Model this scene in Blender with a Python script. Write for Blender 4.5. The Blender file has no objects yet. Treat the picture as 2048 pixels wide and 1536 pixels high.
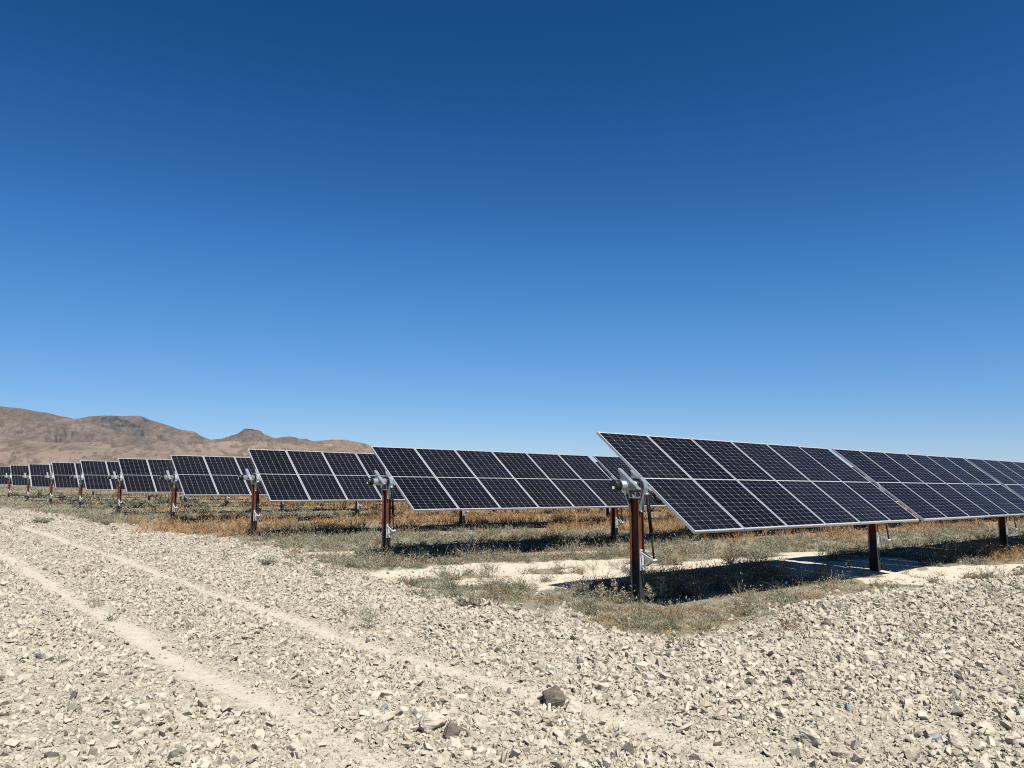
import bpy, bmesh, math, random
import numpy as np
from mathutils import Matrix, Vector

random.seed(7); rng = np.random.default_rng(7)
C = bpy.context.scene.collection
SC = bpy.context.scene

# ------------------------------------------------------------------ camera
EYE = 1.68
FPX, PITCH, AZ, SLOPE = 1568.34, 0.11362, 0.8674, -0.0151
cam = bpy.data.cameras.new('camera'); co = bpy.data.objects.new('camera', cam); C.objects.link(co)
cam.sensor_width = 36.0; cam.lens = FPX / 2048 * 36.0
cam.clip_start = 0.05; cam.clip_end = 30000
co.location = (0, 0, EYE); co.rotation_euler = (math.pi / 2 + PITCH, 0, 0)
SC.camera = co

# ------------------------------------------------------------------ sky, sun, exposure
SUN_EL, SUN_AZ = math.radians(58.0), math.radians(152.0)      # azimuth clockwise from +Y
w = bpy.data.worlds.new('World'); SC.world = w; w.use_nodes = True
nt = w.node_tree; bg = nt.nodes['Background']
sky = nt.nodes.new('ShaderNodeTexSky'); sky.sky_type = 'NISHITA'; sky.sun_disc = False
sky.sun_elevation = SUN_EL; sky.sun_rotation = SUN_AZ
sky.altitude = 1300; sky.air_density = 1.0; sky.dust_density = 0.0; sky.ozone_density = 3.0
SKY_STRENGTH, EXPO = 0.05, 1.0           # the two balance: the sky shows as in the photograph, the sun stands above it
def wnode(t, **k):
    x = nt.nodes.new(t)
    for a, b in k.items(): setattr(x, a, b)
    return x
sep = wnode('ShaderNodeSeparateColor'); com = wnode('ShaderNodeCombineColor'); nt.links.new(sky.outputs[0], sep.inputs[0])
for ch, pts in enumerate((((0, 0), (.079, .0085), (.108, .0225), (.192, .0782), (.608, .351), (1, .62)),      # deep, clear high-desert blue
                          ((0, 0), (.140, .0704), (.187, .114), (.322, .254), (.778, .578), (1, .73)),
                          ((0, 0), (.273, .227), (.351, .352), (.540, .617), (.799, .823), (1, .95)))):
    mu = wnode('ShaderNodeMath', operation='MULTIPLY'); mu.inputs[1].default_value = 0.10; nt.links.new(sep.outputs[ch], mu.inputs[0])
    fc = wnode('ShaderNodeFloatCurve'); cvp = fc.mapping.curves[0].points
    while len(cvp) < len(pts): cvp.new(.5, .5)
    for q, (a, b) in zip(cvp, pts): q.location = (a, b); q.handle_type = 'AUTO'
    fc.mapping.update(); nt.links.new(mu.outputs[0], fc.inputs[1])
    mo = wnode('ShaderNodeMath', operation='DIVIDE'); mo.inputs[1].default_value = 0.10; nt.links.new(fc.outputs[0], mo.inputs[0]); nt.links.new(mo.outputs[0], com.inputs[ch])
nt.links.new(com.outputs[0], bg.inputs[0]); bg.inputs[1].default_value = SKY_STRENGTH
sd = bpy.data.lights.new('sun', 'SUN'); so = bpy.data.objects.new('sun', sd); C.objects.link(so)
sd.energy = 5.0; sd.angle = math.radians(0.53); sd.color = (1.0, 0.95, 0.87)
sv = Vector((math.sin(SUN_AZ) * math.cos(SUN_EL), math.cos(SUN_AZ) * math.cos(SUN_EL), math.sin(SUN_EL)))
so.rotation_euler = sv.to_track_quat('Z', 'Y').to_euler(); so.location = (20, -30, 50)
vs = SC.view_settings; vs.view_transform = 'Standard'; vs.look = 'None'; vs.gamma = 1; vs.exposure = EXPO
vs.use_curve_mapping = False
SC.cycles.use_denoising = False; SC.cycles.filter_width = 1.15; SC.cycles.sample_clamp_indirect = 4.0

# ------------------------------------------------------------------ numeric helpers
def hash2(ix, iy, seed):
    h = (ix.astype(np.int64) * 374761393 + iy.astype(np.int64) * 668265263 + seed * 974634563) & 0x7fffffff
    h = ((h ^ (h >> 13)) * 1274126177) & 0x7fffffff
    h = (h ^ (h >> 16)) & 0xffff
    return h / 65535.0
def vnoise(x, y, seed=0):
    x = np.asarray(x, float); y = np.asarray(y, float)
    ix = np.floor(x); iy = np.floor(y); fx = x - ix; fy = y - iy
    ux = fx * fx * (3 - 2 * fx); uy = fy * fy * (3 - 2 * fy)
    a = hash2(ix, iy, seed); b = hash2(ix + 1, iy, seed); c = hash2(ix, iy + 1, seed); d = hash2(ix + 1, iy + 1, seed)
    return (a * (1 - ux) + b * ux) * (1 - uy) + (c * (1 - ux) + d * ux) * uy
def fbm(x, y, seed=0, octv=4, gain=0.5):
    v = 0; a = 1.0; n = 0; k = 1.0
    for i in range(octv):
        v = v + a * vnoise(x * k + i * 17.3, y * k - i * 9.1, seed + i); n += a; a *= gain; k *= 2.03
    return v / n                                              # 0..1, mean 0.5
def sstep(a, b, x):
    t = np.clip((np.asarray(x, float) - a) / (b - a), 0, 1); return t * t * (3 - 2 * t)

SA, CA = math.sin(AZ), math.cos(AZ)
def st_of(x, y): return x * SA + y * CA, -x * CA + y * SA
def xy_of(s, t): return s * SA - t * CA, s * CA + t * SA

TB = [-1e4, -20, 5.9, 7.5, 10.1, 13.2, 16.8, 20.2, 24, 32, 45, 70, 1e4]
SB = [6.6, 6.6, 6.57, 6.57, 6.86, 7.27, 7.5, 7.44, 6.84, 6.5, 5.8, 5.6, 5.6]
SB2 = [-1e4, 6.5, 7.3, 9.3, 11, 12.9, 16.3, 25, 60, 1e4]
TB2 = [5.4, 5.4, 5.42, 5.66, 5.59, 5.34, 5.0, 4.3, 3, 3]
def gravel_d(s, t):
    j = (fbm(s * 1.3, t * 1.3, 31, 4) - .5) * 1.5
    return np.maximum(np.interp(t, TB, SB) - s, np.interp(s, SB2, TB2) - t) + j
def track(s, t):                                              # 1 inside a wheel track
    wob = (fbm(t * .25, 0 * t, 5, 2) - .5) * .25
    a = np.exp(-((s - 2.52 - wob) / .15) ** 2); b = np.exp(-((s - 4.15 - wob) / .13) ** 2)
    k = .62 + .75 * fbm(s * 2.2, t * .9, 6, 4)
    fade = .72 + .28 * sstep(3.4, 6.5, t)
    return np.clip(np.maximum(a, b * .95) * k * fade * 1.15, 0, 1)
def ground_z(s, t):
    base = np.interp(t, [-50, 6.8, 13.5, 19.7, 26, 33, 60, 200], [0, 0, .01, .06, .1, .12, .1, 0]) - .0151 * np.clip(s - 8, 0, 70)
    base = base + .13 * np.exp(-((t - (np.interp(s, SB2, TB2) - .75)) / .5) ** 2) * sstep(7.2, 9.5, s)
    far = 1 - sstep(60, 120, np.hypot(s, t))
    n = (fbm(s * .7, t * .7, 11, 4) - .5) * .09 * sstep(0, 3, np.hypot(s, t - 0))
    return base + n * far
def ground_fine(s, t):
    r = np.hypot(s, t); far = 1 - sstep(16, 40, r)
    D = gravel_d(s, t); g = sstep(-.15, .2, D); tr = track(s, t)
    a = (fbm(s * 9, t * 9, 51, 5, .68) - .5) * .055
    z = ground_z(s, t) + far * a * (.35 + .65 * g) * (1 - .75 * tr * g) - .014 * tr * g * far
    return z
def inv_px(x, y):                                             # photograph pixel (2048 wide) -> point on the ground
    sp, cp = math.sin(PITCH), math.cos(PITCH)
    a, b = (x - 1024) / FPX, (768 - y) / FPX
    r = np.array([a, cp - b * sp, sp + b * cp]); z = 0.0
    for _ in range(10):
        k = (z - EYE) / r[2]; s, t = st_of(r[0] * k, r[1] * k); z = float(ground_z(np.array([s]), np.array([t]))[0])
    return r[0] * k, r[1] * k, z
def px_dir(x, y):
    sp, cp = math.sin(PITCH), math.cos(PITCH)
    a, b = (x - 1024) / FPX, (768 - y) / FPX
    r = np.array([a, cp - b * sp, sp + b * cp])
    return math.atan2(r[0], r[1]), r[2] / math.hypot(r[0], r[1])

# ------------------------------------------------------------------ mesh / object helpers
def mesh_np(name, V, F, tint=None, smooth=False, attrs=None):
    V = np.asarray(V, np.float32); F = np.asarray(F, np.int32); k = F.shape[1]
    me = bpy.data.meshes.new(name)
    me.vertices.add(len(V)); me.vertices.foreach_set('co', V.ravel())
    me.loops.add(F.size); me.loops.foreach_set('vertex_index', F.ravel())
    me.polygons.add(len(F)); me.polygons.foreach_set('loop_start', np.arange(0, F.size, k, dtype=np.int32))
    me.polygons.foreach_set('loop_total', np.full(len(F), k, np.int32))
    me.polygons.foreach_set('use_smooth', np.full(len(F), smooth, bool))
    if tint is not None:
        at = me.attributes.new('tint', 'FLOAT_COLOR', 'POINT')
        c = np.ones((len(V), 4), np.float32); c[:, :3] = tint; at.data.foreach_set('color', c.ravel())
    for nme, arr in (attrs or {}).items():
        at = me.attributes.new(nme, 'FLOAT', 'POINT'); at.data.foreach_set('value', np.asarray(arr, np.float32))
    me.update(); me.validate()
    return me
def link(name, me, mat=None, parent=None, M=None):
    o = bpy.data.objects.new(name, me); C.objects.link(o)
    if mat is not None and len(me.materials) == 0: me.materials.append(mat)
    if parent: o.parent = parent
    if M is not None: o.matrix_local = M
    return o
def tag(o, label=None, cat=None, group=None, kind=None):
    for k, v in (('label', label), ('category', cat), ('group', group), ('kind', kind)):
        if v: o[k] = v
    return o
def bm_box(bm, x0, x1, y0, y1, z0, z1, M=None):
    vs_ = [bm.verts.new((x, y, z)) for x in (x0, x1) for y in (y0, y1) for z in (z0, z1)]
    if M is not None:
        for v in vs_: v.co = M @ v.co
    for f in ((0, 1, 3, 2), (4, 6, 7, 5), (0, 4, 5, 1), (2, 3, 7, 6), (0, 2, 6, 4), (1, 5, 7, 3)):
        bm.faces.new([vs_[i] for i in f])
def bm_tube(bm, pts, r, n=12, caps=True):
    pts = [Vector(p) for p in pts]; rr = r if isinstance(r, (list, tuple)) else [r] * len(pts)
    rings = []; up = None
    for i, p in enumerate(pts):
        a = pts[max(0, i - 1)]; b = pts[min(len(pts) - 1, i + 1)]; t = (b - a).normalized()
        if up is None: up = t.orthogonal().normalized()
        u = (up - t * up.dot(t)).normalized(); up = u; v = t.cross(u)
        rings.append([bm.verts.new(p + (u * math.cos(2 * math.pi * k / n) + v * math.sin(2 * math.pi * k / n)) * rr[i]) for k in range(n)])
    for a, b in zip(rings, rings[1:]):
        for k in range(n):
            f = bm.faces.new((a[k], a[(k + 1) % n], b[(k + 1) % n], b[k])); f.smooth = True
    if caps:
        bm.faces.new(rings[0][::-1]); bm.faces.new(rings[-1])
def bm_prism(bm, pts, axis_w0, axis_w1, fn):
    """polygon pts (a,b) extruded from w0 to w1; fn(w,a,b)->Vector"""
    A = [bm.verts.new(fn(axis_w0, a, b)) for a, b in pts]; B = [bm.verts.new(fn(axis_w1, a, b)) for a, b in pts]
    n = len(pts)
    bm.faces.new(A[::-1]); bm.faces.new(B)
    for i in range(n): bm.faces.new((A[i], A[(i + 1) % n], B[(i + 1) % n], B[i]))
def bm_ribbon(bm, path, th, w0, w1, fn):
    """band of thickness th following path (a,b), width w0..w1"""
    P = [Vector((a, b)) for a, b in path]; L = []; R = []
    for i, p in enumerate(P):
        t = (P[min(i + 1, len(P) - 1)] - P[max(i - 1, 0)]).normalized(); nn = Vector((-t.y, t.x)) * th / 2
        L.append(p + nn); R.append(p - nn)
    q = []
    for i in range(len(P)):
        q.append([bm.verts.new(fn(w, v.x, v.y)) for w, v in ((w0, L[i]), (w1, L[i]), (w1, R[i]), (w0, R[i]))])
    for a, b in zip(q, q[1:]):
        for k in range(4): bm.faces.new((a[k], a[(k + 1) % 4], b[(k + 1) % 4], b[k]))
    bm.faces.new(q[0][::-1]); bm.faces.new(q[-1])
def bm_mesh(name, bm, mat, bevel=0):
    bmesh.ops.recalc_face_normals(bm, faces=bm.faces)
    if bevel: bmesh.ops.bevel(bm, geom=list(bm.edges), offset=bevel, segments=1, affect='EDGES', clamp_overlap=True)
    me = bpy.data.meshes.new(name); bm.to_mesh(me); bm.free(); me.materials.append(mat); return me

# ------------------------------------------------------------------ materials
class MT:
    def __init__(s, name, rough=.8, metal=0, color=(.5, .5, .5), spec=.5):
        s.m = bpy.data.materials.new(name); s.m.use_nodes = True; s.nt = s.m.node_tree
        s.b = s.nt.nodes['Principled BSDF']
        s.b.inputs['Roughness'].default_value = rough; s.b.inputs['Metallic'].default_value = metal
        s.b.inputs['Base Color'].default_value = (*color, 1); s.b.inputs['Specular IOR Level'].default_value = spec
    def n(s, t, **k):
        x = s.nt.nodes.new(t)
        for a, b in k.items(): setattr(x, a, b)
        return x
    def l(s, a, b): s.nt.links.new(a, b)
    def val(s, sock, v):
        if isinstance(v, (int, float)): sock.default_value = v
        elif isinstance(v, (tuple, list)): sock.default_value = (*v, 1) if len(v) == 3 and sock.type == 'RGBA' else v
        else: s.l(v, sock)
    def math(s, op, a, b=0.0, clamp=False):
        x = s.n('ShaderNodeMath', operation=op, use_clamp=clamp); s.val(x.inputs[0], a); s.val(x.inputs[1], b); return x.outputs[0]
    def mix(s, f, a, b, mode='MIX'):
        x = s.n('ShaderNodeMix', data_type='RGBA', blend_type=mode); s.val(x.inputs[0], f); s.val(x.inputs[6], a); s.val(x.inputs[7], b); return x.outputs[2]
    def noise(s, vec, scale, detail=4, rough=.55, out=0):
        x = s.n('ShaderNodeTexNoise'); s.l(vec, x.inputs['Vector']); x.inputs['Scale'].default_value = scale
        x.inputs['Detail'].default_value = detail; x.inputs['Roughness'].default_value = rough; return x.outputs[out]
    def voro(s, vec, scale, feature='F1', out='Distance'):
        x = s.n('ShaderNodeTexVoronoi', feature=feature); s.l(vec, x.inputs['Vector']); x.inputs['Scale'].default_value = scale; return x.outputs[out]
    def ramp(s, f, a, b):
        x = s.n('ShaderNodeMapRange', interpolation_type='SMOOTHSTEP'); s.l(f, x.inputs[0]); x.inputs[1].default_value = a; x.inputs[2].default_value = b; return x.outputs[0]
    def obj(s): return s.n('ShaderNodeTexCoord').outputs['Object']
    def pos(s): return s.n('ShaderNodeNewGeometry').outputs['Position']
    def attr(s, name, out='Fac'): return s.n('ShaderNodeAttribute', attribute_name=name).outputs[out]
    def base(s, c): s.l(c, s.b.inputs['Base Color'])
    def bump(s, h, strength, dist=.01):
        x = s.n('ShaderNodeBump'); s.l(h, x.inputs['Height']); x.inputs['Strength'].default_value = strength; x.inputs['Distance'].default_value = dist
        s.l(x.outputs[0], s.b.inputs['Normal'])

GRAVEL = (.35, .318, .256); GRAVEL_D = (.225, .203, .163); SOIL = (.43, .39, .318); LITTER = (.225, .168, .108); LITTER2 = (.195, .185, .135)
def ground_material(name):
    m = MT(name, rough=.95, spec=.2); p = m.pos()
    g = m.attr('gravel'); tr = m.attr('track'); cov = m.attr('cover'); wm = m.attr('warm')
    n1 = m.noise(p, 1.1, 5, .6); n2 = m.noise(p, 14, 5, .65); n3 = m.noise(p, 70, 3, .6)
    gc = m.mix(m.ramp(n2, .36, .66), GRAVEL_D, GRAVEL); gc = m.mix(m.ramp(n1, .4, .7), gc, m.mix(.35, gc, (.33, .285, .215)))
    v = m.voro(p, 38); gc = m.mix(m.math('MULTIPLY', m.ramp(v, .32, .62), .35), gc, (.13, .11, .085))
    tc = m.mix(m.ramp(n2, .35, .7), (.325, .294, .235), (.385, .350, .285)); gc = m.mix(tr, gc, tc)
    sc = m.mix(m.ramp(n2, .3, .7), (.36, .31, .235), SOIL)
    lc = m.mix(wm, LITTER2, LITTER); lc = m.mix(m.ramp(n3, .35, .65), m.mix(.5, lc, (.05, .04, .028)), lc)
    cc = m.math('ADD', cov, m.math('MULTIPLY', m.math('SUBTRACT', n2, .5), .9)); sc = m.mix(m.ramp(cc, .35, .6), sc, lc)
    m.base(m.mix(g, sc, gc))
    h = m.math('ADD', m.math('MULTIPLY', n2, .6), m.math('ADD', m.math('MULTIPLY', n3, .35), m.math('MULTIPLY', v, -.5)))
    m.bump(h, .7, .02)
    return m.m
M_GROUND = ground_material('dry soil'); M_ROAD = ground_material('crushed pale gravel')

def tint_material(name, rough=.95, transl=0, var=.3, scale=30, bump=0):
    m = MT(name, rough=rough, spec=.15); c = m.attr('tint', 'Color'); p = m.pos()
    n = m.noise(p, scale, 5, .65); c = m.mix(m.ramp(n, .3, .7), m.mix(var, c, (.07, .058, .045)), c)
    m.base(c)
    if bump: m.bump(n, bump, .012)
    if transl:
        t = m.n('ShaderNodeBsdfTranslucent'); m.l(c, t.inputs[0]); x = m.n('ShaderNodeMixShader'); x.inputs[0].default_value = transl
        o = m.nt.nodes['Material Output']; m.l(m.b.outputs[0], x.inputs[1]); m.l(t.outputs[0], x.inputs[2]); m.l(x.outputs[0], o.inputs[0])
    return m.m
M_STONE = tint_material('broken stone', var=.3, scale=45, bump=.35)
M_LEAF = tint_material('dry leaves', rough=.8, transl=.25, var=.15, scale=12)

def rock_material(name, a, b):
    m = MT(name, rough=.92, spec=.25); p = m.obj()
    mp = m.n('ShaderNodeMapping'); m.l(p, mp.inputs[0]); mp.inputs['Scale'].default_value = (1, 1, 4.5); mp.inputs['Rotation'].default_value = (.5, .3, 0)
    n = m.noise(mp.outputs[0], 14, 7, .65); n2 = m.noise(p, 55, 4, .6)
    c = m.mix(m.ramp(n, .33, .68), a, b); c = m.mix(m.math('MULTIPLY', m.ramp(n2, .45, .7), .4), c, tuple(x * .55 for x in a)); m.base(c)
    m.bump(m.math('ADD', n, m.math('MULTIPLY', n2, .4)), .8, .02); return m.m
M_ROCK_BROWN = rock_material('brown slate', (.077, .062, .050), (.147, .123, .100))
M_ROCK_PALE = rock_material('pale limestone', (.33, .295, .235), (.43, .395, .325))
M_ROCK_TAN = rock_material('tan stone', (.25, .215, .168), (.35, .31, .25))
M_ROCK_BLUE = rock_material('blue grey stone', (.142, .159, .177), (.247, .265, .276))

def galv():
    m = MT('galvanised steel', rough=.42, metal=.75); p = m.obj(); v = m.voro(p, 55, out='Color'); n = m.noise(p, 9, 4)
    c = m.mix(m.ramp(n, .3, .7), (.27, .30, .31), (.42, .46, .47)); c = m.mix(.12, c, v); m.base(c); return m.m
M_GALV = galv()
def alu():
    m = MT('anodised aluminium', rough=.38, metal=.55, color=(.72, .73, .74)); p = m.obj(); n = m.noise(p, 6, 3)
    m.base(m.mix(m.ramp(n, .3, .7), (.38, .39, .40), (.47, .48, .49))); return m.m
M_ALU = alu()
def black(name, c, r, sp=.4):
    m = MT(name, rough=r, color=c, spec=sp); n = m.noise(m.obj(), 20, 3); m.base(m.mix(m.ramp(n, .3, .7), c, tuple(x * 1.6 for x in c))); return m.m
M_BLACK = black('black plastic', (.008, .008, .009), .45)
M_STRUT = black('black coated rod', (.004, .004, .0045), .6, .12)
M_STICKER = MT('white sticker', rough=.6, color=(.75, .75, .72)).m
def white():
    m = MT('white cast bracket', rough=.55); n = m.noise(m.obj(), 25, 4); m.base(m.mix(m.ramp(n, .35, .7), (.34, .35, .36), (.43, .43, .43))); return m.m
M_WHITE = white()
def post_mat():
    m = MT('rusty steel with dark lower coating', rough=.78, spec=.3); p = m.obj()
    sx = m.n('ShaderNodeSeparateXYZ'); m.l(p, sx.inputs[0])
    mp = m.n('ShaderNodeMapping'); m.l(p, mp.inputs[0]); mp.inputs['Scale'].default_value = (1, 1, .18)
    n = m.noise(mp.outputs[0], 22, 6, .6); n2 = m.noise(p, 60, 4, .6)
    rust = m.mix(m.ramp(n, .3, .7), (.052, .0165, .0085), (.122, .040, .019)); rust = m.mix(m.math('MULTIPLY', m.ramp(n2, .5, .75), .5), rust, (.06, .025, .015))
    zz = m.math('ADD', sx.outputs[2], m.math('MULTIPLY', m.math('SUBTRACT', n, .5), .05))
    coat = m.mix(m.ramp(n2, .3, .75), (.012, .0125, .0135), (.028, .0285, .030))
    m.base(m.mix(m.ramp(zz, -.985, -.945), coat, rust)); return m.m
M_POST = post_mat()

PW, PL = 1.0575, 2.10                                         # one module: width along the row, length along the chord
def cells():
    m = MT('solar cells under glass', rough=.12, spec=.13); p = m.obj()
    sx = m.n('ShaderNodeSeparateXYZ'); m.l(p, sx.inputs[0]); x, y = sx.outputs[0], sx.outputs[1]
    mx = .021; cw = (PW - 2 * mx) / 6
    ay = m.math('ABSOLUTE', y); y0 = .0085; ch = (PL / 2 - .026 - y0) / 12
    fx = m.math('DIVIDE', m.math('SUBTRACT', x, mx), cw); fy = m.math('DIVIDE', m.math('SUBTRACT', ay, y0), ch)
    def edge(f, size):                                        # distance to the nearest whole number, in metres
        a = m.math('FRACT', m.math('ADD', f, .5)); return m.math('MULTIPLY', m.math('ABSOLUTE', m.math('SUBTRACT', a, .5)), size)
    dx, dy = edge(fx, cw), edge(fy, ch)
    dy2 = edge(m.math('MULTIPLY', fy, .5), ch * 2)
    lx = m.math('SUBTRACT', 1.0, m.ramp(dx, .0016, .0030)); ly = m.math('SUBTRACT', 1.0, m.ramp(dy, .0010, .0022))
    dia = m.math('SUBTRACT', 1.0, m.ramp(m.math('ADD', dx, dy2), .0075, .0105))
    out = m.math('MAXIMUM', m.math('LESS_THAN', ay, y0), m.math('MAXIMUM', m.math('GREATER_THAN', ay, PL / 2 - .026),
          m.math('MAXIMUM', m.math('LESS_THAN', x, mx), m.math('GREATER_THAN', x, PW - mx))))
    grid = m.math('MAXIMUM', m.math('MULTIPLY', lx, .55), m.math('MAXIMUM', m.math('MULTIPLY', ly, .30), m.math('MAXIMUM', dia, out)), clamp=True)
    bb = edge(m.math('MULTIPLY', fx, 9), cw / 9); bus = m.math('MULTIPLY', m.math('SUBTRACT', 1.0, m.ramp(bb, .0003, .0007)), .10)
    rnd = m.n('ShaderNodeObjectInfo').outputs['Random']
    cell = m.mix(rnd, (.0022, .0024, .0046), (.0032, .0036, .0066))
    cellid = m.n('ShaderNodeTexWhiteNoise'); cb = m.n('ShaderNodeCombineXYZ'); m.l(m.math('FLOOR', fx), cb.inputs[0]); m.l(m.math('FLOOR', m.math('DIVIDE', y, ch)), cb.inputs[1]); m.l(rnd, cb.inputs[2]); m.l(cb.outputs[0], cellid.inputs[0])
    cell = m.mix(m.math('MULTIPLY', cellid.outputs[0], .4), cell, (.0045, .005, .011))
    c = m.mix(bus, cell, (.2, .2, .21)); c = m.mix(grid, c, (.28, .285, .30))
    dust = m.noise(m.pos(), 3, 5, .6); c = m.mix(m.math('MULTIPLY', m.ramp(dust, .35, .75), m.math('MULTIPLY', rnd, .016)), c, (.3, .27, .22)); m.base(c)
    df = m.n('ShaderNodeBsdfDiffuse'); m.l(c, df.inputs[0]); gl = m.n('ShaderNodeBsdfGlossy'); gl.inputs['Roughness'].default_value = .14; gl.inputs[0].default_value = (1, 1, 1, 1)
    fr = m.n('ShaderNodeFresnel'); fr.inputs[0].default_value = 1.42; f = m.math('MULTIPLY', fr.outputs[0], m.math('ADD', .27, m.math('MULTIPLY', rnd, .10)))   # anti-reflective coating
    x = m.n('ShaderNodeMixShader'); m.l(f, x.inputs[0]); m.l(df.outputs[0], x.inputs[1]); m.l(gl.outputs[0], x.inputs[2]); m.l(x.outputs[0], m.nt.nodes['Material Output'].inputs[0])
    return m.m
M_CELL = cells()

def hill_material(name, c1, c2):
    m = MT(name, rough=1, spec=.0); p = m.pos(); rk = m.attr('rock'); lt = m.attr('light')
    def dot(a):
        q = m.n('ShaderNodeVectorMath', operation='DOT_PRODUCT'); m.l(p, q.inputs[0]); q.inputs[1].default_value = a; return q.outputs['Value']
    cb = m.n('ShaderNodeCombineXYZ'); m.l(dot((.93, .36, 0)), cb.inputs[0]); m.l(dot((-.045, .117, 0)), cb.inputs[1]); m.l(dot((0, 0, 1.5)), cb.inputs[2]); p = cb.outputs[0]   # scrub and rock run down the slopes
    n = m.noise(p, .0045, 7, .62); n2 = m.noise(p, .035, 6, .7); v = m.voro(p, .09)
    c = m.mix(m.ramp(n, .35, .68), c1, c2); c = m.mix(m.math('MULTIPLY', m.ramp(n2, .42, .62), .75), c, (.062, .053, .047))
    c = m.mix(m.math('MULTIPLY', m.math('SUBTRACT', 1.0, m.ramp(v, .15, .35)), .5), c, (.045, .042, .032))
    r = m.mix(m.ramp(n2, .35, .65), (.032, .034, .041), (.088, .085, .087)); c = m.mix(rk, c, r)
    l = m.math('MULTIPLY', lt, m.ramp(n2, .45, .6)); c = m.mix(l, c, (.22, .18, .14)); m.base(c); return m.m
M_HILL_NEAR = hill_material('tan foothill', (.122, .096, .082), (.170, .138, .114)); M_HILL_FAR = hill_material('grey brown mountainside', (.092, .076, .072), (.138, .114, .104))

# ------------------------------------------------------------------ ground and gravel road (one polar sheet, cut along the gravel edge)
BARE = [(7, 11.4, 1.0), (8.8, 11.25, 1.25), (10.2, 10.9, 1.2), (10.6, 9.9, 1.0), (8.4, 9.8, .9), (9.6, 9.3, .9), (8.6, 8.9, .8), (9.5, 8.6, .7), (11.6, 9.25, .8), (12.6, 9.3, .8), (13.6, 9.3, .9), (15.5, 9.0, 1.1), (14.5, 8.0, 1.2), (13.6, 7.3, 1.1),
        (15.0, 7.0, 1.1), (16.1, 7.6, 1.2), (13.5, 6.0, .9), (14.7, 5.95, 1.2), (16.0, 5.8, 1.25), (17.3, 5.45, 1.2), (18.7, 4.95, 1.0), (7.3, 14.7, .6), (8, 15.3, .6), (12.5, 12.6, .6), (16.8, 9.6, .7), (14.0, 11.6, .5), (11.8, 10.7, .6)]
def bare(s, t):
    v = np.zeros(np.shape(s))
    for a, b, r in BARE: v = np.maximum(v, np.exp(-(((s - a) / (r * 1.35)) ** 2 + ((t - b) / (r * .62)) ** 2)))
    return sstep(.30, .62, v + (fbm(s * 2.2, t * 2.2, 41, 4) - .5) * .8)
def warm(s, t):                                               # share of orange dry grass
    a = sstep(14.5, 21, s) * sstep(9.5, 13.5, t) + sstep(17.5, 19.5, s) * (1 - sstep(7.2, 8.2, t)) + .75 * sstep(19, 21, t) * (1 - sstep(27, 30, t)) + .12 * sstep(30, 34, t)
    return np.clip(a + (fbm(s * .45, t * .9, 43, 3) - .5) * 1.5, 0, 1)
def mat_zone(s, t): return np.maximum((1 - sstep(6.9, 7.3, t)) * (1 - sstep(12.6, 13.2, s)), .8 * (1 - sstep(8.3, 8.9, t)) * (1 - sstep(8.2, 8.7, s)))   # low brown mat in front of the first row
def cover(s, t):
    c = .25 + 1.1 * fbm(s * .6, t * 1.0, 45, 4) + .25 * sstep(14, 18, s) + .2 * sstep(16, 22, t) + .45 * mat_zone(s, t)
    return np.clip(c * (1 - bare(s, t)), 0, 1)

dense = np.radians(np.linspace(-41, 41, 760)); rest = np.radians(np.linspace(41, 319, 90)[1:-1]); TH = np.concatenate([dense, rest])
RR = np.concatenate([np.linspace(.4, 3, 14)[:-1], np.geomspace(3, 60, 640)[:-1], np.geomspace(60, 14000, 90)])
R_, T_ = np.meshgrid(RR, TH, indexing='ij'); X = R_ * np.sin(T_); Y = R_ * np.cos(T_); S, T = st_of(X, Y)
Z = ground_fine(S, T); g_att = sstep(-.12, .12, gravel_d(S, T))
nr, nth = X.shape; ii = np.arange(nr * nth).reshape(nr, nth); nx = np.roll(ii, -1, axis=1)
F = np.stack([ii[:-1], ii[1:], nx[1:], nx[:-1]], -1).reshape(-1, 4)[:, ::-1]
V = np.stack([X, Y, Z], -1).reshape(-1, 3); ctr = (V.shape[0])
V = np.vstack([V, [[0, 0, float(ground_z(np.array([0.]), np.array([0.]))[0])]]])
at = dict(gravel=g_att.ravel(), track=(track(S, T) * (1 - sstep(40, 70, R_))).ravel(), cover=cover(S, T).ravel(), warm=warm(S, T).ravel())
at = {k: np.append(v, v[0]) for k, v in at.items()}
fm = at['gravel'][F].mean(1) > .5
fm &= R_.ravel()[F[:, 0]] < 400
F = np.vstack([F, np.stack([np.full(nth, ctr), ii[0], nx[0], nx[0]], -1)])[:, :]
tri = F[-nth:]; F = F[:-nth]
def sub(name, sel, mat, extra=None):
    f = F[sel]; u, inv = np.unique(f, return_inverse=True)
    me = mesh_np(name, V[u], inv.reshape(-1, 4), smooth=True, attrs={k: v[u] for k, v in at.items()})
    return tag(link(name, me, mat), kind='structure')
sub('ground', ~fm, M_GROUND); sub('gravel_road', fm, M_ROAD)

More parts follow.
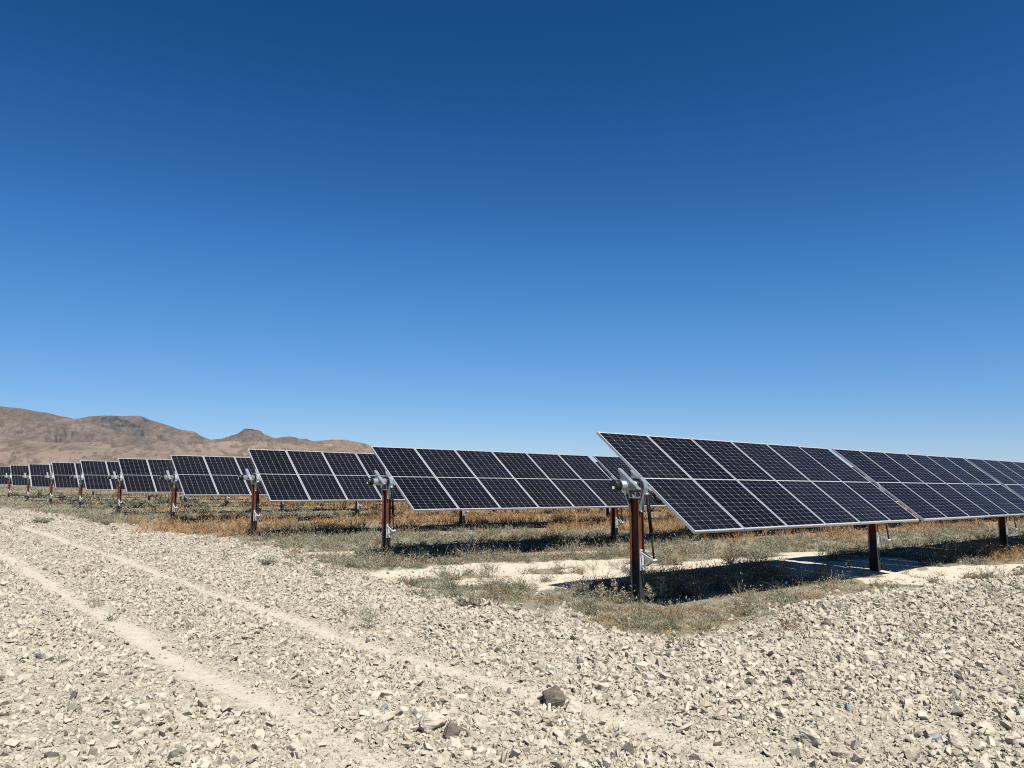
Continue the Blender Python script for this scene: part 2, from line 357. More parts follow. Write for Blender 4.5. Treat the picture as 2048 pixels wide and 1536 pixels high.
# ------------------------------------------------------------------ hills
def hill(label_name, R, pts, D, back, amp, seed, rock=None, light=None):
    a = [px_dir(x, y) for x, y in pts]; az = np.array([q[0] for q in a]); tn = np.array([q[1] for q in a])
    A = np.linspace(az[0], az[-1], 520); v = np.concatenate([np.linspace(0, 1, 90), 1 + np.linspace(0, 1, 30)[1:]])
    H = np.interp(A, az, tn) * R + EYE
    k = np.hanning(5); k /= k.sum(); H = np.convolve(np.pad(H, 2, 'edge'), k, 'valid')
    H = H + (fbm(A * R / 40, A * 0, seed + 3, 4) - .5) * .0014 * R
    VV, AA = np.meshgrid(v, A, indexing='ij'); HH = np.broadcast_to(H, VV.shape)
    rr = np.where(VV <= 1, R - D * (1 - VV), R + back * (VV - 1))
    x, y = rr * np.sin(AA), rr * np.cos(AA)
    f = np.where(VV <= 1, VV ** 1.25, 1 - (VV - 1) ** 1.3)
    rid = 1 - np.abs(2 * fbm(AA * R / (R * .055) + 1.2 * fbm(AA * R / (R * .06), rr / (D * .5), seed + 9, 3), rr / (D * 1.6), seed, 5, .55) - 1)
    rid2 = fbm(x / (D * .08), y / (D * .08), seed + 5, 5, .6)
    mask = np.sin(np.clip(VV, 0, 1) * math.pi) ** .7 * (VV < 1)
    h = HH * f + mask * amp * 1.7 * HH * np.minimum((rid - .92) * 1.0 + (rid2 - .5) * .6, .02 * (1 - VV))
    z = np.where(HH > 0, h, HH) - 25 * (1 - np.clip(VV, 0, 1)) ** 2 - 60 * np.clip(VV - 1, 0, 1)
    n0, n1 = x.shape; I = np.arange(n0 * n1).reshape(n0, n1)
    Fh = np.stack([I[:-1, :-1], I[1:, :-1], I[1:, 1:], I[:-1, 1:]], -1).reshape(-1, 4)[:, ::-1]
    px = 1024 + FPX * np.tan(AA); el = (z - EYE) / rr; py = 947 - FPX * el
    z0 = np.zeros(x.shape)
    r_ = rock(px, py, fbm(x / 90, y / 90, seed + 21, 5, .6)) if rock else z0
    l_ = light(px, py, fbm(x / 60, y / 60, seed + 22, 5, .6)) if light else z0
    me = mesh_np('hill', np.stack([x, y, z], -1).reshape(-1, 3), Fh, smooth=True, attrs=dict(rock=r_.ravel(), light=l_.ravel()))
    o = link('hill', me, M_HILL_NEAR if R < 3000 else M_HILL_FAR); tag(o, label_name, 'hill', None, 'structure')
def gauss(px, py, cx, cy, rx, ry): return np.exp(-(((px - cx) / rx) ** 2 + ((py - cy) / ry) ** 2))
hill('gently sloping reddish foothill behind the farthest panel rows', 1500, [(-700, 862), (-300, 868), (0, 874), (60, 881), (120, 886), (190, 884.5), (240, 889), (300, 895), (400, 905), (520, 917), (700, 934), (900, 950)], 520, 500, .32, 100,
     light=lambda px, py, n: .6 * sstep(.5, .62, n) * gauss(px, py, 150, 890, 300, 9))
hill('low rounded brown ridge below the flat topped butte', 2300, [(180, 950), (300, 902), (350, 894), (420, 886), (470, 882), (520, 883), (560, 887), (600, 890), (700, 898), (800, 911), (900, 930), (1000, 955)], 520, 600, .34, 200,
     light=lambda px, py, n: .5 * sstep(.52, .62, n) * gauss(px, py, 400, 893, 60, 7))
hill('rounded brown hill scattered with pale boulders', 2800, [(440, 950), (500, 905), (560, 888), (600, 884.5), (640, 881), (665, 879), (690, 880), (720, 885), (745, 892), (800, 906), (880, 922), (1000, 938), (1100, 955)], 520, 600, .34, 300,
     light=lambda px, py, n: sstep(.44, .60, n) * gauss(px, py, 668, 891, 26, 7) * 1.3)
hill('long high brown ridge descending from the left edge', 3200, [(-900, 815), (-500, 790), (-300, 800), (-100, 805), (0, 812.5), (30, 816), (60, 820), (100, 826), (150, 838.5), (200, 852), (260, 868), (320, 882), (420, 905), (600, 950)], 760, 900, .36, 400,
     rock=lambda px, py, n: sstep(.5, .62, n) * gauss(px, py, 40, 862, 60, 16) * .9)
hill('brown mountain with a dark rocky hollow under its crest', 3900, [(0, 930), (60, 870), (120, 847), (150, 838), (180, 832.5), (210, 830.5), (240, 832), (282, 832), (300, 839), (340, 852), (365, 860), (390, 864), (405, 873), (425, 880), (460, 892), (600, 950)], 850, 900, .4, 500,
     rock=lambda px, py, n: np.clip(sstep(.30, .48, n) * gauss(px, py, 240, 850, 50, 18) * 1.8 + sstep(.38, .56, n) * gauss(px, py, 300, 872, 66, 22) * 1.2, 0, 1))
hill('flat topped dark butte on the skyline', 5200, [(200, 950), (300, 900), (380, 886), (420, 880), (445, 877), (465, 870), (477, 866.5), (483, 862.5), (488.5, 857.5), (493, 856.8), (518, 860), (522, 862), (528, 868), (535, 871), (550, 876), (575, 873), (590, 875), (600, 878), (612, 877), (625, 882), (700, 900), (900, 950)], 1000, 900, .34, 600,
     rock=lambda px, py, n: np.clip(gauss(px, py, 504, 860, 26, 6) * 1.5 + .35 * sstep(.45, .6, n), 0, 1))

# ------------------------------------------------------------------ solar tracker rows
UW, GAP = 1.0681, .195; SPAN = 6 * UW + GAP; POST_U = -.045
TUBE_OFF = .125                                               # tube axis below the module plane
def module_meshes():
    bm = bmesh.new(); bm_box(bm, .004, PW - .004, -PL / 2 + .004, PL / 2 - .004, -.008, -.0025)
    glass = bm_mesh('solar_panel', bm, M_CELL)
    bm = bmesh.new(); L_, D_ = .0095, .035; h = PL / 2
    bm_box(bm, 0, L_, -h, h, -D_, 0); bm_box(bm, PW - L_, PW, -h, h, -D_, 0)
    bm_box(bm, L_, PW - L_, -h, -h + L_, -D_, -.0006); bm_box(bm, L_, PW - L_, h - L_, h, -D_, -.0006)
    frame = bm_mesh('frame', bm, M_ALU); return glass, frame
GLASS, FRAME = module_meshes()
def post_mesh():                                              # local frame: x along the row, y = -n, z up; origin on the tube axis
    bm = bmesh.new(); bf, dep, tf, tw = .052, .078, .008, .007; z0, z1 = -2.0, -.165
    bm_box(bm, -bf, bf, dep - tf, dep, z0, z1); bm_box(bm, -bf, bf, -dep, -dep + tf, z0, z1); bm_box(bm, -tw / 2, tw / 2, -dep + tf, dep - tf, z0, z1)
    return bm_mesh('post', bm, M_POST)
def bearing_mesh():
    bm = bmesh.new(); fn = lambda w_, a, b: Vector((w_, a, b))
    half = [(.088, -.33), (.094, -.26), (.125, -.19), (.165, -.11), (.172, -.03), (.150, .045), (.095, .092), (.03, .108)]
    path = [(-a, b) for a, b in half] + [(a, b) for a, b in half[::-1]]
    bm_ribbon(bm, path, .020, -.038, .038, fn)
    inner = [(.085, -.165), (.110, -.07), (.100, .005), (.055, .062), (0, .078)]
    bm_ribbon(bm, [(-a, b) for a, b in inner] + [(a, b) for a, b in inner[:-1][::-1]], .012, -.022, .022, fn)
    for sgn in (-1, 1):                                       # cheek plates down the flanges, tapered
        bm_prism(bm, [(sgn * .082, -.31), (sgn * .090, -.18), (sgn * .155, -.10), (sgn * .150, -.05), (sgn * .086, -.11)], -.006, .006, fn)
        for dx in (-.024, .024):
            bm_tube(bm, [(dx, sgn * .094, -.335), (dx, sgn * .122, -.335)], .012, 6)
    bm_box(bm, -.045, .045, -.085, .085, -.165, -.150)        # saddle plate on the post top
    bm_box(bm, -.012, .012, -.012, .012, -.150, -.064)
    return bm_mesh('bearing', bm, M_GALV)
def collar_mesh():
    bm = bmesh.new(); bm_tube(bm, [(-.045, 0, 0), (.045, 0, 0)], .082, 24); return bm_mesh('collar', bm, M_BLACK)
def rail_mesh():                                              # module frame axes: x along row, y up the chord, z normal (0 = underside of the modules)
    bm = bmesh.new(); fn = lambda w_, a, b: Vector((w_, a, b))
    side = [(-.225, 0), (.225, 0), (.222, -.012), (.095, -.085), (.055, -.120), (-.055, -.120), (-.095, -.085), (-.222, -.012)]
    bm_prism(bm, side, -.024, -.020, fn); bm_prism(bm, side, .020, .024, fn)
    bm_box(bm, -.020, .020, -.222, .222, -.006, -.001)
    bm_box(bm, -.034, -.024, -.215, .215, -.004, 0); bm_box(bm, .024, .034, -.215, .215, -.004, 0)
    for y in (-.11, .11): bm_tube(bm, [(0, y, -.001), (0, y, .010)], .009, 6)
    return bm_mesh('mounting_rail', bm, M_GALV)
def bracket_mesh():                                           # cast triangle on the +n flange (y negative is +n)
    bm = bmesh.new(); fn = lambda w_, a, b: Vector((w_, a, b)); y = -.078
    bm_box(bm, -.045, -.010, y - .012, y - .0006, -1.09, -.82); bm_box(bm, .010, .045, y - .012, y - .0006, -1.09, -.82)
    bm_box(bm, -.010, .010, y - .010, y - .0006, -1.06, -.86)
    for w0 in (-.040, .024):
        bm_ribbon(bm, [(y - .012, -.865), (y - .08, -.895), (y - .205, -.945)], .026, w0, w0 + .016, fn)
        bm_ribbon(bm, [(y - .012, -1.030), (y - .06, -1.025), (y - .13, -.985), (y - .205, -.950)], .024, w0, w0 + .016, fn)
    bm_tube(bm, [(-.044, y - .205, -.947), (.044, y - .205, -.947)], .019, 10)
    for z in (-.835, -1.075):
        bm_tube(bm, [(-.027, y - .012, z), (-.027, y - .026, z)], .010, 6); bm_tube(bm, [(.027, y - .012, z), (.027, y - .026, z)], .010, 6)
    return bm_mesh('strut_bracket', bm, M_WHITE)
def strut_mesh():
    bm = bmesh.new(); y = -.078 - .205
    bm_tube(bm, [(0, y, -.94), (0, y + .006, -.90), (0, y + .010, -.88), (0, y + .045, -.56)], .013, 10)
    bm_tube(bm, [(0, y + .040, -.60), (0, y + .095, -.12)], .023, 12)
    bm_tube(bm, [(0, y + .038, -.63), (0, y + .0405, -.60)], .027, 12)
    return bm_mesh('damper_strut', bm, M_STRUT)
def arm_mesh():
    bm = bmesh.new(); fn = lambda w_, a, b: Vector((w_, a, b))
    bm_prism(bm, [(-.055, -.03), (-.055, .03), (-.20, -.085), (-.20, -.125)], -.012, .012, fn)
    bm_tube(bm, [(-.03, -.19, -.11), (.03, -.19, -.11)], .016, 8); return bm_mesh('strut_arm', bm, M_GALV)
def cap_mesh():
    bm = bmesh.new(); bm_tube(bm, [(-.10, 0, 0), (-.095, 0, 0), (0, 0, 0)], [.066, .071, .072], 24); return bm_mesh('end_cap', bm, M_BLACK)
def sticker_mesh():
    bm = bmesh.new(); bm_box(bm, -.1035, -.1003, -.018, .018, -.046, -.012); return bm_mesh('sticker', bm, M_STICKER)
def cable_mesh():
    bm = bmesh.new()
    def loop(x0, x1, sag, y, z):
        bm_tube(bm, [(x0 + (x1 - x0) * k / 12, y + .01 * math.sin(k * .6), z - sag * math.sin(math.pi * k / 12) ** .7) for k in range(13)], .014, 8)
    loop(.12, .30, .15, -.17, -.07); loop(.34, 1.0, .05, -.13, -.06)
    return bm_mesh('cable', bm, M_BLACK)
POSTM, BEAR, COLL, RAIL, BRKT, STRUT, ARM, CAP, STICK, CABLE = (post_mesh(), bearing_mesh(), collar_mesh(), rail_mesh(), bracket_mesh(), strut_mesh(), arm_mesh(), cap_mesh(), sticker_mesh(), cable_mesh())
TUBES = {}
def tube_mesh(L_):
    if L_ not in TUBES:
        bm = bmesh.new(); bm_tube(bm, [(-.385, 0, 0), (L_, 0, 0)], .0635, 24); TUBES[L_] = bm_mesh('torque_tube', bm, M_GALV)
    return TUBES[L_]

ROWS = [  # centre of the first module edge (x, y, z from the eye), tilt, spans, label
    ((1.72, 10.40, -.06), .6663, 5, 'nearest and largest row of dark solar panels on rusty posts, at the right'),
    ((-2.39, 15.61, -.06), .6389, 7, 'second solar panel row from the front, just behind the largest row'),
    ((-6.49, 20.21, -.01), .6797, 9, 'third solar panel row from the front, its end post in grey scrub'),
    ((-10.73, 25.28, -.03), .6545, 10, 'fourth solar panel row from the front, below the low rounded ridge'),
    ((-15.00, 30.37, -.05), .6695, 10, 'fifth solar panel row from the front, orange grass by its end post'),
    ((-19.24, 35.41, -.06), .6749, 9, 'sixth solar panel row from the front, under the dark rocky hollow'),
    ((-23.15, 39.85, -.07), .6650, 8, 'seventh solar panel row from the front, fourth from the left'),
    ((-27.81, 45.57, -.10), .6804, 7, 'eighth solar panel row from the front, third from the left'),
    ((-32.81, 51.71, -.11), .6915, 6, 'ninth solar panel row from the front, second from the left'),
    ((-37.70, 57.60, -.12), .6800, 6, 'farthest solar panel row, cut off by the left edge of the photo')]
dv = Vector((SA * math.cos(SLOPE), CA * math.cos(SLOPE), math.sin(SLOPE))); nv = Vector((CA, -SA, 0))
zv = nv.cross(dv); zv = zv if zv.z > 0 else -zv
def frame_m(org, ax, ay, az_):
    return Matrix(((ax.x, ay.x, az_.x, org.x), (ax.y, ay.y, az_.y, org.y), (ax.z, ay.z, az_.z, org.z), (0, 0, 0, 1)))
for (ox, oy, oz), tilt, spans, lab in ROWS:
    org = Vector((ox, oy, oz + EYE)); cv = nv * math.cos(tilt) - zv * math.sin(tilt); nn = zv * math.cos(tilt) + nv * math.sin(tilt)
    tube = org - nn * TUBE_OFF
    p0 = tube + dv * POST_U; s0, t0 = st_of(p0.x, p0.y)
    root = bpy.data.objects.new('solar_tracker', None); C.objects.link(root); root.empty_display_size = .3
    root.location = (p0.x, p0.y, float(ground_z(np.array([s0]), np.array([t0]))[0]))
    tag(root, lab, 'solar panels', 'rows of tilted solar panels'); base = Matrix.Translation(-root.location)
    def put(name, me, M, par=root): return link(name, me, None, par, base @ M)
    yd = Vector((-CA, SA, 0)); dh = Vector((SA, CA, 0))
    for b in range(spans):
        for k in range(6):
            u = b * SPAN + k * UW
            jit = Matrix.Rotation(random.gauss(0, .0012), 4, 'Y') @ Matrix.Rotation(random.gauss(0, .0012), 4, 'X')
            p = put('solar_panel', GLASS, frame_m(org + dv * (u + .0053) + nn * random.gauss(0, .0012), dv, -cv, nn) @ jit); link('frame', FRAME, None, p)
        for u in (b * SPAN + .012, b * SPAN + 6 * UW - .012) if b < 4 else ():
            put('mounting_rail', RAIL, frame_m(org + dv * u - nn * .036, dv, -cv, nn))
    put('mounting_rail', RAIL, frame_m(org - dv * .25 - nn * .012, dv, -cv, nn))
    for b in range(spans + 1):
        q = tube + dv * (b * SPAN + POST_U)
        po = put('post', POSTM, frame_m(q, dh, yd, Vector((0, 0, 1)))); link('strut_bracket', BRKT, None, po)
        be = put('bearing', BEAR, frame_m(q, dv, yd, zv)); link('collar', COLL, None, be)
        if b < 3:
            ds = put('damper_strut', STRUT, frame_m(q + dv * .0, dh, yd, Vector((0, 0, 1)))); link('strut_arm', ARM, None, ds)
    tb = put('torque_tube', tube_mesh(round(spans * SPAN + .2, 3)), frame_m(tube, dv, yd, zv))
    cp = link('end_cap', CAP, None, tb, Matrix.Translation((-.385, 0, 0)))
    st = link('sticker', STICK, None, tb, Matrix.Translation((-.385, 0, 0)))
    put('cable', CABLE, frame_m(tube, dv, yd, zv))

# ------------------------------------------------------------------ stones
def chips(n, seed, flat):
    """broken stones: an irregular polygon split into two or three unequal planes, flat faced and sharp edged"""
    r = np.random.default_rng(seed); out = []
    for i in range(n):
        k = r.integers(4, 7); an = np.sort(r.uniform(0, 2 * math.pi, k) * .35 + np.arange(k) * 2 * math.pi / k * .65 + r.uniform(0, 1)); ra = r.uniform(.65, 1.1, k); asp = r.uniform(.5, .95); h = r.uniform(*flat)
        P = []
        lean = r.normal(0, .18, 2); slope = r.normal(0, .35, 2) * h
        for lev, shr in ((-h, r.uniform(.55, .95)), (0, 1.0), (h, r.uniform(.35, .9))):
            for q, (t_, R_2) in enumerate(zip(an, ra)):
                if lev == 0 and r.uniform() < .45: continue
                j = r.normal(0, .07, 3); x = math.cos(t_) * R_2 * shr + lean[0] * lev / h + j[0]; y = math.sin(t_) * R_2 * shr * asp + lean[1] * lev / h + j[1]
                P.append((x, y, lev + slope[0] * x + slope[1] * y + j[2] * h * .8))
        bm = bmesh.new()
        for p in P: bm.verts.new(p)
        bmesh.ops.convex_hull(bm, input=bm.verts); bmesh.ops.delete(bm, geom=[v for v in bm.verts if not v.link_faces], context='VERTS')
        bmesh.ops.triangulate(bm, faces=bm.faces); bm.verts.index_update()
        out.append((np.array([v.co[:] for v in bm.verts]), np.array([[v.index for v in f.verts] for f in bm.faces]))); bm.free()
    return out
def scatter(protos, P, size, tint, tilt=.60, sink=.10):
    """join one randomly turned copy of a prototype per point"""
    n = len(P); kind = rng.integers(0, len(protos), n); Vs, Fs, Ts = [], [], []; off = 0
    for k, (pv, pf) in enumerate(protos):
        i = np.nonzero(kind == k)[0]
        if len(i) == 0: continue
        a = rng.uniform(0, 2 * math.pi, len(i)); b = rng.normal(0, tilt, len(i)); c = rng.normal(0, tilt, len(i))
        ca, sa, cb, sb, cc, sc = np.cos(a), np.sin(a), np.cos(b), np.sin(b), np.cos(c), np.sin(c); z = np.zeros(len(i)); o = np.ones(len(i))
        Rz = np.stack([ca, -sa, z, sa, ca, z, z, z, o], -1).reshape(-1, 3, 3); Rx = np.stack([o, z, z, z, cb, -sb, z, sb, cb], -1).reshape(-1, 3, 3)
        Ry = np.stack([cc, z, sc, z, o, z, -sc, z, cc], -1).reshape(-1, 3, 3); R3 = Rx @ Ry @ Rz
        v = np.einsum('nij,mj->nmi', R3, pv) * size[i][:, None, None]
        v[..., 2] += size[i][:, None] * (.35 - sink); v += P[i][:, None, :]
        Vs.append(v.reshape(-1, 3)); Fs.append((pf[None] + (off + np.arange(len(i)) * len(pv))[:, None, None]).reshape(-1, 3)); off += len(i) * len(pv)
        Ts.append(np.repeat(tint[i], len(pv), 0))
    return np.vstack(Vs), np.vstack(Fs), np.vstack(Ts)
def polar_pts(r0, r1, dens, half=40):
    n = int(dens * math.radians(half) * (r1 * r1 - r0 * r0)); r = np.sqrt(rng.uniform(r0 * r0, r1 * r1, n)); th = np.radians(rng.uniform(-half, half, n))
    return r * np.sin(th), r * np.cos(th)
small, big = chips(40, 3, (.16, .5)), chips(60, 4, (.2, .6))
Pa = []; Sa = []
for r0, r1, dens, med, sig in ((3.2, 6, 7000, .0088, .66), (6, 9, 4800, .0100, .64), (9, 14, 1900, .0135, .56), (14, 24, 480, .0205, .48), (24, 45, 120, .031, .42), (45, 75, 20, .048, .4)):
    x, y = polar_pts(r0, r1, dens, 54 if r1 <= 9 else 42); s, t = st_of(x, y); D = gravel_d(s, t)
    pad = sstep(4.9, 6.2, s) * (1 - sstep(5, 6.2, t))         # coarser stone on the right-hand pad
    heap = np.exp(-((D - .8) / .7) ** 2) * sstep(7.0, 8.5, s)
    clump = .55 * fbm(s * 1.6, t * 1.6, 61, 4) + .45 * fbm(s * .5, t * .5, 63, 3)
    p = sstep(-.1, .35, D) * (.30 + .85 * sstep(.36, .56, clump)) * (1 - .80 * track(s, t)) + .02 * (D < .0) * (D > -1.5)
    keep = rng.uniform(size=len(x)) < p; x, y, s, t, pad, heap = (q[keep] for q in (x, y, s, t, pad, heap))
    sz = med * np.exp(rng.normal(0, sig, len(x))) * (1 + .12 * pad + .35 * heap)
    sz *= 1 - .55 * track(s, t); sz *= np.where(rng.uniform(size=len(x)) < .022, rng.uniform(1.5, 2.3, len(x)), 1)
    Pa.append(np.stack([x, y, ground_fine(s, t)], -1)); Sa.append(np.minimum(sz, .06))
P = np.vstack(Pa); sz = np.concatenate(Sa); n = len(P)
pal = np.array([(.375, .342, .276), (.350, .318, .254), (.325, .292, .23), (.405, .374, .31), (.285, .256, .204), (.125, .113, .10), (.18, .182, .180), (.345, .295, .225)])
tint = pal[rng.choice(len(pal), n, p=[.30, .27, .17, .15, .06, .013, .007, .03])] * rng.uniform(.92, 1.07, (n, 1))
m_ = sz < .022
Va, Fa, Ta = scatter(small, P[m_], sz[m_], tint[m_]); Vb, Fb, Tb = scatter(big, P[~m_], sz[~m_], tint[~m_])
me = mesh_np('gravel', np.vstack([Va, Vb]), np.vstack([Fa, Fb + len(Va)]), tint=np.vstack([Ta, Tb]))
tag(link('gravel', me, M_STONE), 'loose angular cream and grey stones covering the road', 'gravel', None, 'stuff')
print('stones', n, 'tris', len(Fa) + len(Fb))

def rock(px, py, wpx, hpx, dpt, mat, label, seed, yaw=0.0, lean=0.0, group=None):
    x, y, z = inv_px(px, py); k = math.hypot(x, y) / FPX
    r = np.random.default_rng(seed); bm = bmesh.new()
    q = r.normal(size=(22, 3)); q /= np.linalg.norm(q, axis=1)[:, None]; q *= r.uniform(.82, 1.08, (22, 1))
    for p in q: bm.verts.new(p)
    bmesh.ops.convex_hull(bm, input=bm.verts); bmesh.ops.delete(bm, geom=[v for v in bm.verts if not v.link_faces], context='VERTS')
    bmesh.ops.bevel(bm, geom=list(bm.edges), offset=.07, segments=1, affect='EDGES', clamp_overlap=True)
    bmesh.ops.triangulate(bm, faces=bm.faces); bmesh.ops.subdivide_edges(bm, edges=list(bm.edges), cuts=2, use_grid_fill=True)
    W, H, Dp = wpx * k / 2, hpx * k / 2, dpt * k / 2; bm.verts.ensure_lookup_table()
    c = np.array([v.co[:] for v in bm.verts]); nz = fbm(c[:, 0] * 2.6 + seed, c[:, 1] * 2.6 + c[:, 2] * 3.1, seed, 5, .6) - .5
    lay = fbm(c[:, 2] * 5 + c[:, 0] * 1.2, c[:, 1] * .6, seed + 4, 3) - .5
    for v, a, b in zip(bm.verts, nz, lay): v.co *= 1 + .30 * a + .16 * b; v.co = Vector((v.co.x * W, v.co.y * Dp, v.co.z * H))
    me = bm_mesh('rock', bm, mat); o = link('rock', me)
    s, t = st_of(x, y); o.location = (x, y, float(ground_fine(np.array([s]), np.array([t]))[0]) + H * .55); o.rotation_euler = (lean, r.normal(0, .1), yaw)
    tag(o, label, 'rock', group)
for a in [(1108, 1412, 46, 60, 34, M_ROCK_BROWN, 'upright grey-brown rock beside the end of the wheel track', 1, .3, -.5), (1146, 1423, 40, 34, 30, M_ROCK_PALE, 'pale angular block leaning on the upright grey-brown rock', 2, -.2, -.5),
          (864, 1462, 58, 48, 48, M_ROCK_PALE, 'big pale rounded rock touching a small dark brown rock', 3, .1, -.5), (903, 1474, 36, 34, 34, M_ROCK_BROWN, 'dark brown rock nestled against the big pale rounded rock', 4, .5, .1),
          (598, 1503, 46, 38, 36, M_ROCK_PALE, 'pale cracked rock on the hump between the wheel tracks', 5, .2, -.3), (642, 1492, 26, 12, 20, M_ROCK_PALE, 'small flat pale stone right of the pale cracked rock', 6, .1, 0.),
          (1632, 1490, 60, 46, 40, M_ROCK_PALE, 'long pale boulder with a deep black shadow below it', 7, -.6, -.2), (1869, 1480, 32, 18, 22, M_ROCK_BLUE, 'smooth blue-grey oval stone among the rubble', 8, .2, -.2),
          (1912, 1490, 42, 34, 30, M_ROCK_PALE, 'pale lump of stone right of the smooth blue-grey oval one', 9, .1, -.2), (1098, 1450, 46, 34, 40, M_ROCK_TAN, 'tan slab lying below the upright grey-brown rock', 10, .3, -.3),
          (1545, 1420, 34, 24, 24, M_ROCK_PALE, 'bright pale stone on the coarse rubble above the long boulder', 11, .4, -.2), (1440, 1440, 34, 26, 26, M_ROCK_TAN, 'squarish tan stone left of the coarse rubble', 12, .0, -.3),
          (1206, 1382, 28, 20, 22, M_ROCK_PALE, 'small two-toned stone up and right of the upright rock', 13, .6, .1), (768, 1392, 42, 18, 30, M_ROCK_PALE, 'flat pale slab between the two wheel tracks', 14, .2, -.1),
          (1740, 1325, 36, 26, 26, M_ROCK_PALE, 'white faced rock standing out on the coarse right-hand rubble', 15, .3, -.2), (1527, 1252, 28, 22, 22, M_ROCK_TAN, 'tan rock on the rim of the rubble beside the dry grass', 16, .2, -.1),
          (1655, 1255, 26, 20, 22, M_ROCK_BROWN, 'dark brown rock on the crest of the rubble bank', 17, .5, .1), (1500, 1372, 26, 20, 20, M_ROCK_BROWN, 'dark stone halfway down the coarse rubble', 18, .1, .1),
          (770, 1418, 18, 16, 14, M_ROCK_BLUE, 'little blue-grey stone left of the big pale rounded rock', 19, .1, 0.), (1680, 1515, 40, 26, 30, M_ROCK_TAN, 'tan rock below the long pale boulder', 20, .1, -.2)]:
    rock(*a)

# ------------------------------------------------------------------ vegetation
def norm(v): return v / np.maximum(np.linalg.norm(v, axis=-1, keepdims=True), 1e-9)
def blades(base, dirn, length, width, col, bend=.35):
    """bent blade of two triangles and a tip: base (n,3), unit dirn"""
    n = len(base); side = norm(np.cross(dirn, rng.normal(size=(n, 3)))) * (width * .5)[:, None]
    out = dirn * np.array([1, 1, 0]); mid = base + dirn * (length * .55)[:, None]
    tip = base + dirn * length[:, None] + out * (length * bend)[:, None] - np.array([0, 0, 1]) * (length * bend * .35)[:, None]
    V_ = np.stack([base - side, base + side, mid + side * .8, mid - side * .8, tip], 1).reshape(-1, 3)
    o = np.arange(n)[:, None] * 5
    F_ = np.concatenate([o + [0, 1, 2], o + [0, 2, 3], o + [3, 2, 4]], 0)
    return V_, F_, np.repeat(col, 5, 0)
def leaves(c, size, col, aspect=2.6, upw=.6):
    n = len(c); a = norm(rng.normal(size=(n, 3)) + [0, 0, upw]); b = norm(np.cross(a, rng.normal(size=(n, 3))))
    L_ = a * size[:, None]; B_ = b * (size / aspect)[:, None]
    V_ = np.stack([c - L_ * .5, c + B_ * .5, c + L_ * .5, c - B_ * .5], 1).reshape(-1, 3); o = np.arange(n)[:, None] * 4
    return V_, np.concatenate([o + [0, 1, 2], o + [0, 2, 3]], 0), np.repeat(col, 4, 0)
class Acc:
    def __init__(s): s.V, s.F, s.T, s.n = [], [], [], 0
    def add(s, vft):
        v, f, t = vft; s.V.append(v); s.F.append(f + s.n); s.T.append(t); s.n += len(v)
    def mesh(s, name): return mesh_np(name, np.vstack(s.V), np.vstack(s.F), tint=np.vstack(s.T))
def rep(a, k): return np.repeat(a, k, axis=0)
grass, scrub, mat_ = Acc(), Acc(), Acc()
ORANGE = np.array([(.335, .205, .095), (.380, .255, .125), (.275, .150, .070), (.385, .285, .165), (.230, .140, .080)])
GREEN = np.array([(.205, .222, .158), (.255, .265, .200), (.150, .172, .122), (.295, .285, .222), (.240, .180, .118)])
BROWN = np.array([(.299, .228, .143), (.351, .281, .183), (.234, .176, .110), (.248, .231, .162), (.287, .183, .098)])
